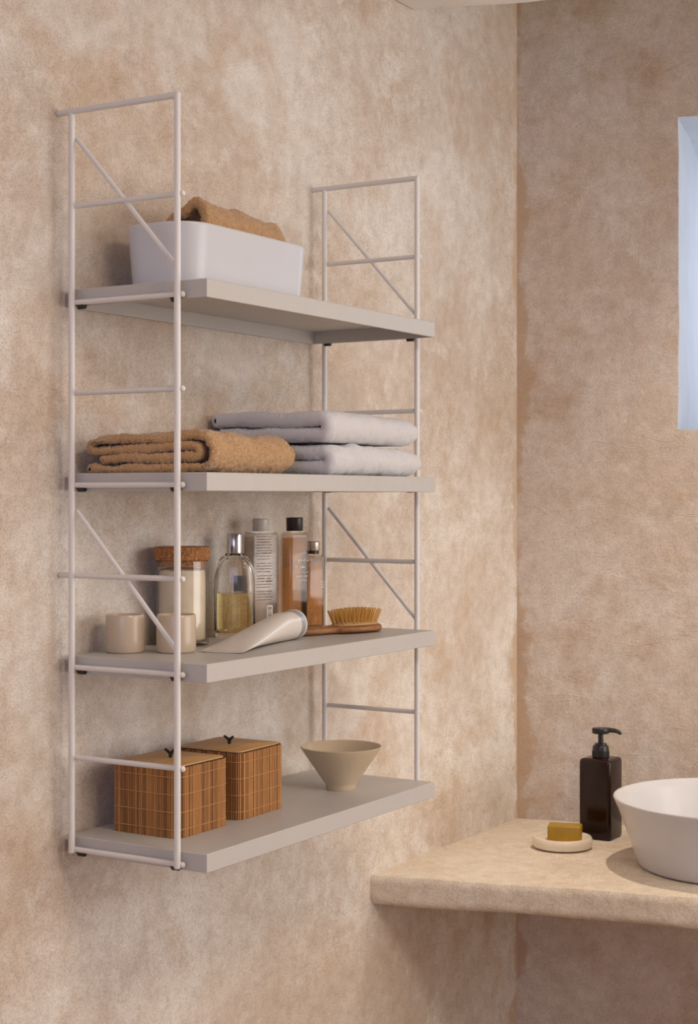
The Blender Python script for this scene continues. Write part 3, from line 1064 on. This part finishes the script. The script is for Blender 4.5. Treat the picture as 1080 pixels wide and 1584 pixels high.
# hairbrush
br = thing('hairbrush', 'oval wooden hairbrush lying bristles up at the far end', 'hairbrush', (0.507, -0.121, Z3), math.radians(-17))
def brush_body():
    # outline in plan: head ellipse towards +x, handle towards -x
    xs = np.linspace(-0.132, 0.050, 60)
    def hw(x):
        head = 0.0275 * math.sqrt(max(0, 1 - (x / 0.050) ** 2)) if abs(x) < 0.05 else 0
        t = (x + 0.132) / 0.10
        han = 0.0085 + 0.0025 * math.sin(min(max(t, 0), 1) * PI)
        if x < -0.125:
            han *= math.sqrt(max(0.02, 1 - ((-0.125 - x) / 0.0075) ** 2))
        if x > -0.02:
            return max(head, 0.0012)
        if x < -0.05:
            k = min(1, (-0.05 - x) / 0.02)
            return han
        k = (x + 0.05) / 0.03
        k = k * k * (3 - 2 * k)
        return max(head * k + han * (1 - k), head, 0.0012) if head > han else han * (1 - k) + max(head, han) * k
    rings = []
    for x in xs:
        w = hw(x)
        th = 0.0125 if x > -0.05 else 0.0125 - 0.001
        th = th if x < 0.035 else th * (0.45 + 0.55 * math.sqrt(max(0, 1 - ((x - 0.035) / 0.0152) ** 2)))
        lift = 0.0006
        ring = []
        for j in range(28):
            a = 2 * PI * j / 28
            ca, sa = math.cos(a), math.sin(a)
            p = 3.0
            k = (abs(ca) ** p + abs(sa) ** p) ** (-1 / p)
            ring.append((x, w * k * ca, lift + th / 2 + th / 2 * k * sa))
        rings.append(ring)
    return loft(rings)
V, F = brush_body()
mesh('brush_body', V, F, M['brush_wood'], br, angle=50)
V, F = lathe([(0.0, 0.0125), (1.0, 0.0125), (1.0, 0.0134), (0.85, 0.0158), (0.5, 0.0178), (0.0, 0.0184)], 40)
V = [(x * 0.0435, y * 0.0222, z) for x, y, z in V]
mesh('cushion', V, F, M['brush_pad'], br)
PV, PF = [], []
for i in range(-6, 7):
    for j in range(-3, 4):
        x = (i + (0.5 if j % 2 else 0)) * 0.0066
        y = j * 0.0062
        q = (x / 0.0415) ** 2 + (y / 0.0208) ** 2
        if q > 1:
            continue
        z0 = 0.0182 - 0.0035 * q
        lx, ly = x * 0.24 + random.uniform(-0.0006, 0.0006), y * 0.24
        hgt = 0.0205
        v, f = rod((x, y, z0 - 0.001), (x + lx, y + ly, z0 + hgt - 0.001 * q), 0.00095, 7)
        n0 = len(PV)
        PV += v
        PF += [tuple(a + n0 for a in ff) for ff in f]
pins = mesh('bristles', PV, PF, M['pins'], br)
pins['kind'] = 'stuff'

# ------------------------------------------------------------------ bottom board: bamboo boxes and bowl
Z4 = ZTOP[3]
BW, BH, BR = 0.113, 0.0905, 0.013
def perim(w, r, step):
    pts = rrect(w, w, r, 24)
    P = np.array(pts + pts[:1])
    seg = np.hypot(*np.diff(P, axis=0).T)
    s = np.r_[0, np.cumsum(seg)]
    n = int(s[-1] / step)
    out = []
    for i in range(n):
        q = s[-1] * i / n
        x, y = np.interp(q, s, P[:, 0]), np.interp(q, s, P[:, 1])
        x2, y2 = np.interp((q + step * 0.2) % s[-1], s, P[:, 0]), np.interp((q + step * 0.2) % s[-1], s, P[:, 1])
        t = np.array([x2 - x, y2 - y]); t /= np.linalg.norm(t)
        out.append((x, y, t[0], t[1], s[-1] / n))
    return out

def bamboo_box(label, loc, rz, seed):
    rnd = random.Random(seed)
    b = thing('bamboo_box', label, 'box', loc, rz, 'bamboo boxes on the bottom board')
    V, F, tones = [], [], []
    for x, y, tx, ty, st in perim(BW - 0.002, BR, 0.0031):
        nx_, ny_ = ty, -tx
        hw = st * 0.44
        d = rnd.uniform(0.0009, 0.0014)
        tone = rnd.betavariate(2.2, 2.0)
        z0, z1 = rnd.uniform(0, 0.0006), BH - rnd.uniform(0, 0.0006)
        prof = [(-hw, -0.0004), (-hw * 0.7, d * 0.75), (0, d), (hw * 0.7, d * 0.75), (hw, -0.0004)]
        n0 = len(V)
        for z in (z0, z1):
            for a, o_ in prof:
                V.append((x + tx * a + nx_ * o_, y + ty * a + ny_ * o_, z))
        for j in range(4):
            F.append((n0 + j, n0 + j + 1, n0 + 6 + j, n0 + 5 + j))
        F.append((n0 + 5, n0 + 6, n0 + 7, n0 + 8, n0 + 9))
        F.append((n0 + 4, n0 + 3, n0 + 2, n0 + 1, n0))
        F.append((n0, n0 + 5, n0 + 9, n0 + 4))
        tones += [tone] * 10
    o = mesh('slat_wall', V, F, M['slat'], b, angle=60)
    o['kind'] = 'stuff'
    ca = o.data.color_attributes.new('tone', 'FLOAT_COLOR', 'POINT')
    for i, t in enumerate(tones):
        ca.data[i].color = (t, t, t, 1)
    # dark fabric liner just inside the slats
    w = BW - 0.0036
    rings = [[(x, y, z) for x, y in rrect(w - 2 * i, w - 2 * i, BR - 0.001 - i, 8)] for i, z in ((0, 0.0004), (0, BH + 0.0008), (0.0022, BH + 0.0008), (0.0022, BH - 0.003))]
    Vl, Fl = loft(rings)
    mesh('liner', Vl, Fl, M['liner'], b, angle=50)
    # four rows of stitching round the slats
    for zc in (0.011, 0.0335, 0.0560, 0.0785):
        rg = []
        for x, y, tx, ty, st in perim(BW - 0.002, BR, 0.0031):
            nx_, ny_ = ty, -tx
            c = (x + nx_ * 0.00135, y + ny_ * 0.00135)
            zz = zc + rnd.uniform(-0.0002, 0.0002)
            rg.append([(c[0] + nx_ * 0.0004 * math.cos(a), c[1] + ny_ * 0.0004 * math.cos(a), zz + 0.00042 * math.sin(a)) for a in (0, PI / 2, PI, 3 * PI / 2)])
        Vt, Ft = loft(rg, wrap=True)
        mesh('stitching', Vt, Ft, M['thread'], b)
    wl = BW - 0.0072
    Vd, Fd = rprism([(0.0006, BH - 0.0022), (0, BH - 0.0016), (0, BH + 0.0016), (0.0006, BH + 0.0022)], wl, wl, BR - 0.003)
    lid = mesh('lid', Vd, Fd, M['lid'], b, angle=50)
    z = BH + 0.0022
    for pts in ([(0, 0, z - 0.001), (0.0008, 0, z + 0.003), (-0.0004, 0.0004, z + 0.006), (-0.003, 0.004, z + 0.010), (-0.0045, 0.0062, z + 0.0118)],
                [(0, 0, z + 0.0005), (-0.0006, 0, z + 0.004), (0.0008, -0.001, z + 0.0065), (0.0022, -0.0035, z + 0.0095), (0.003, -0.0052, z + 0.0105)]):
        Vc, Fc = curve_tube(pts, [0.002, 0.0023, 0.0022, 0.0018, 0.0014], 8)
        mesh('knot', Vc, Fc, M['cord'], lid)
    return b
bamboo_box('bamboo slat box with black knot, nearer of the two', (0.1185, -0.0685, Z4), math.radians(-0.5), 2)
bamboo_box('bamboo slat box with black knot, farther, next to the bowl', (0.2560, -0.0665, Z4), math.radians(0.6), 5)

V, F = lathe([(0, 0.0015), (0.018, 0.0015), (0.0195, 0), (0.0215, 0.0), (0.0224, 0.0012), (0.0226, 0.006), (0.0245, 0.0095), (0.034, 0.0235), (0.0455, 0.040), (0.0555, 0.0545), (0.0605, 0.0625), (0.0612, 0.0643), (0.0604, 0.0650), (0.0588, 0.0640), (0.053, 0.0550), (0.042, 0.0395), (0.030, 0.0225), (0.016, 0.0125), (0, 0.0105)], 80)
bw = mesh('conical_bowl', V, F, M['stone_bowl'], loc=(0.4765, -0.115, Z4), angle=50)
tag(bw, 'pale stoneware bowl with flared sides on the bottom board', 'bowl')

# ------------------------------------------------------------------ counter things
ZC = CTOP + 0.0012
V, F = lathe([(0, 0), (0.094, 0), (0.1555, 0.0), (0.1595, 0.0018), (0.1625, 0.006), (0.168, 0.022), (0.182, 0.062), (0.1955, 0.098), (0.2035, 0.1155), (0.2046, 0.1180), (0.2040, 0.1200), (0.2015, 0.1208), (0.1985, 0.1195), (0.192, 0.107), (0.175, 0.064), (0.158, 0.028), (0.142, 0.017), (0.10, 0.0125), (0.025, 0.010), (0.021, 0.010), (0.021, 0.004), (0, 0.004)], 128)
bs = thing('wash_basin', 'white tapered round vessel basin on the plaster counter', 'basin', (1.187, -0.485, ZC))
mesh('basin_bowl', V, F, M['basin'], bs, angle=50)
V, F = lathe([(0, 0.0045), (0.019, 0.0045), (0.0205, 0.0105), (0.019, 0.0115), (0.008, 0.0118), (0, 0.0112)], 40)
mesh('drain', V, F, M['chrome'], bs)

import_d = (1.179, -0.1675)
V, F = lathe([(0, 0), (0.047, 0), (0.0535, 0.002), (0.0560, 0.0085), (0.0555, 0.0165), (0.0530, 0.0202), (0.0500, 0.0206), (0.0472, 0.0185), (0.0445, 0.0150), (0.0400, 0.0128), (0, 0.0122)], 72)
dish = mesh('soap_dish', V, F, M['soapdish'], loc=(import_d[0], import_d[1], ZC))
tag(dish, 'round cream soap dish on the counter', 'soap dish')
bm = box_bm(-0.031, 0.031, -0.019, 0.019, 0, 0.0285, 0.0028, 3)
for v in bm.verts:
    v.co += Vector((nz(v.co * 40, 1, 0.0007), nz(v.co * 45 + Vector((3, 0, 0)), 1, 0.0007), 0))
sb = from_bm('soap_bar', bm, M['soap'], loc=(import_d[0] + 0.003, import_d[1] - 0.004, ZC + 0.0127))
sb.rotation_euler = (0, 0, math.radians(-72))
tag(sb, 'olive-yellow soap block lying in the round dish', 'soap')

dp = thing('soap_dispenser', 'dark brown square pump bottle beside the soap dish', 'dispenser', (1.302, -0.193, ZC))
V, F = rprism([(0.004, 0), (0.0012, 0.0008), (0.0004, 0.003), (0.0, 0.006), (0, 0.143), (0.0008, 0.1475), (0.0035, 0.1505), (0.008, 0.1518), (0.0165, 0.1522)], 0.0645, 0.0645, 0.0075, 6)
mesh('bottle_body', V, F, M['disp'], dp, angle=50)
V, F = lathe([(0, 0.1522), (0.0150, 0.1522), (0.0158, 0.153), (0.0160, 0.165), (0.0152, 0.172), (0.0142, 0.1745), (0.0115, 0.1755), (0.0112, 0.1785), (0, 0.1788)], 44)
col_ = mesh('collar', V, F, M['pump'], dp)
GV, GF = [], []
for k in range(36):
    a = 2 * PI * k / 36
    v, f = rod((0.0158 * math.cos(a), 0.0158 * math.sin(a), 0.1535), (0.0158 * math.cos(a), 0.0158 * math.sin(a), 0.1645), 0.0007, 6, ball=False)
    n0 = len(GV); GV += v; GF += [tuple(i + n0 for i in ff) for ff in f]
gr = mesh('grip_ribs', GV, GF, M['pump'], col_)
gr['kind'] = 'stuff'
V, F = lathe([(0, 0.1786), (0.0052, 0.1786), (0.0050, 0.198), (0, 0.198)], 24)
mesh('stem', V, F, M['pump'], dp)
hd = thing_dir = Vector((0.55, -0.835, 0))
V, F = lathe([(0, 0.197), (0.0150, 0.197), (0.0165, 0.1985), (0.0168, 0.206), (0.0155, 0.2078), (0, 0.2082)], 32, 1.0, 0.78)
ha = math.atan2(hd.y, hd.x)
V = [(x * math.cos(ha) - y * math.sin(ha), x * math.sin(ha) + y * math.cos(ha), z) for x, y, z in V]
head = mesh('pump_head', V, F, M['pump'], dp)
V, F = curve_tube([hd * s + Vector((0, 0, z)) for s, z in ((0.006, 0.2035), (0.016, 0.2035), (0.026, 0.2025), (0.033, 0.2005), (0.0375, 0.1975), (0.039, 0.1955))], [0.0052, 0.0048, 0.0042, 0.0038, 0.0034, 0.003], 10)
mesh('spout', V, F, M['pump'], head)
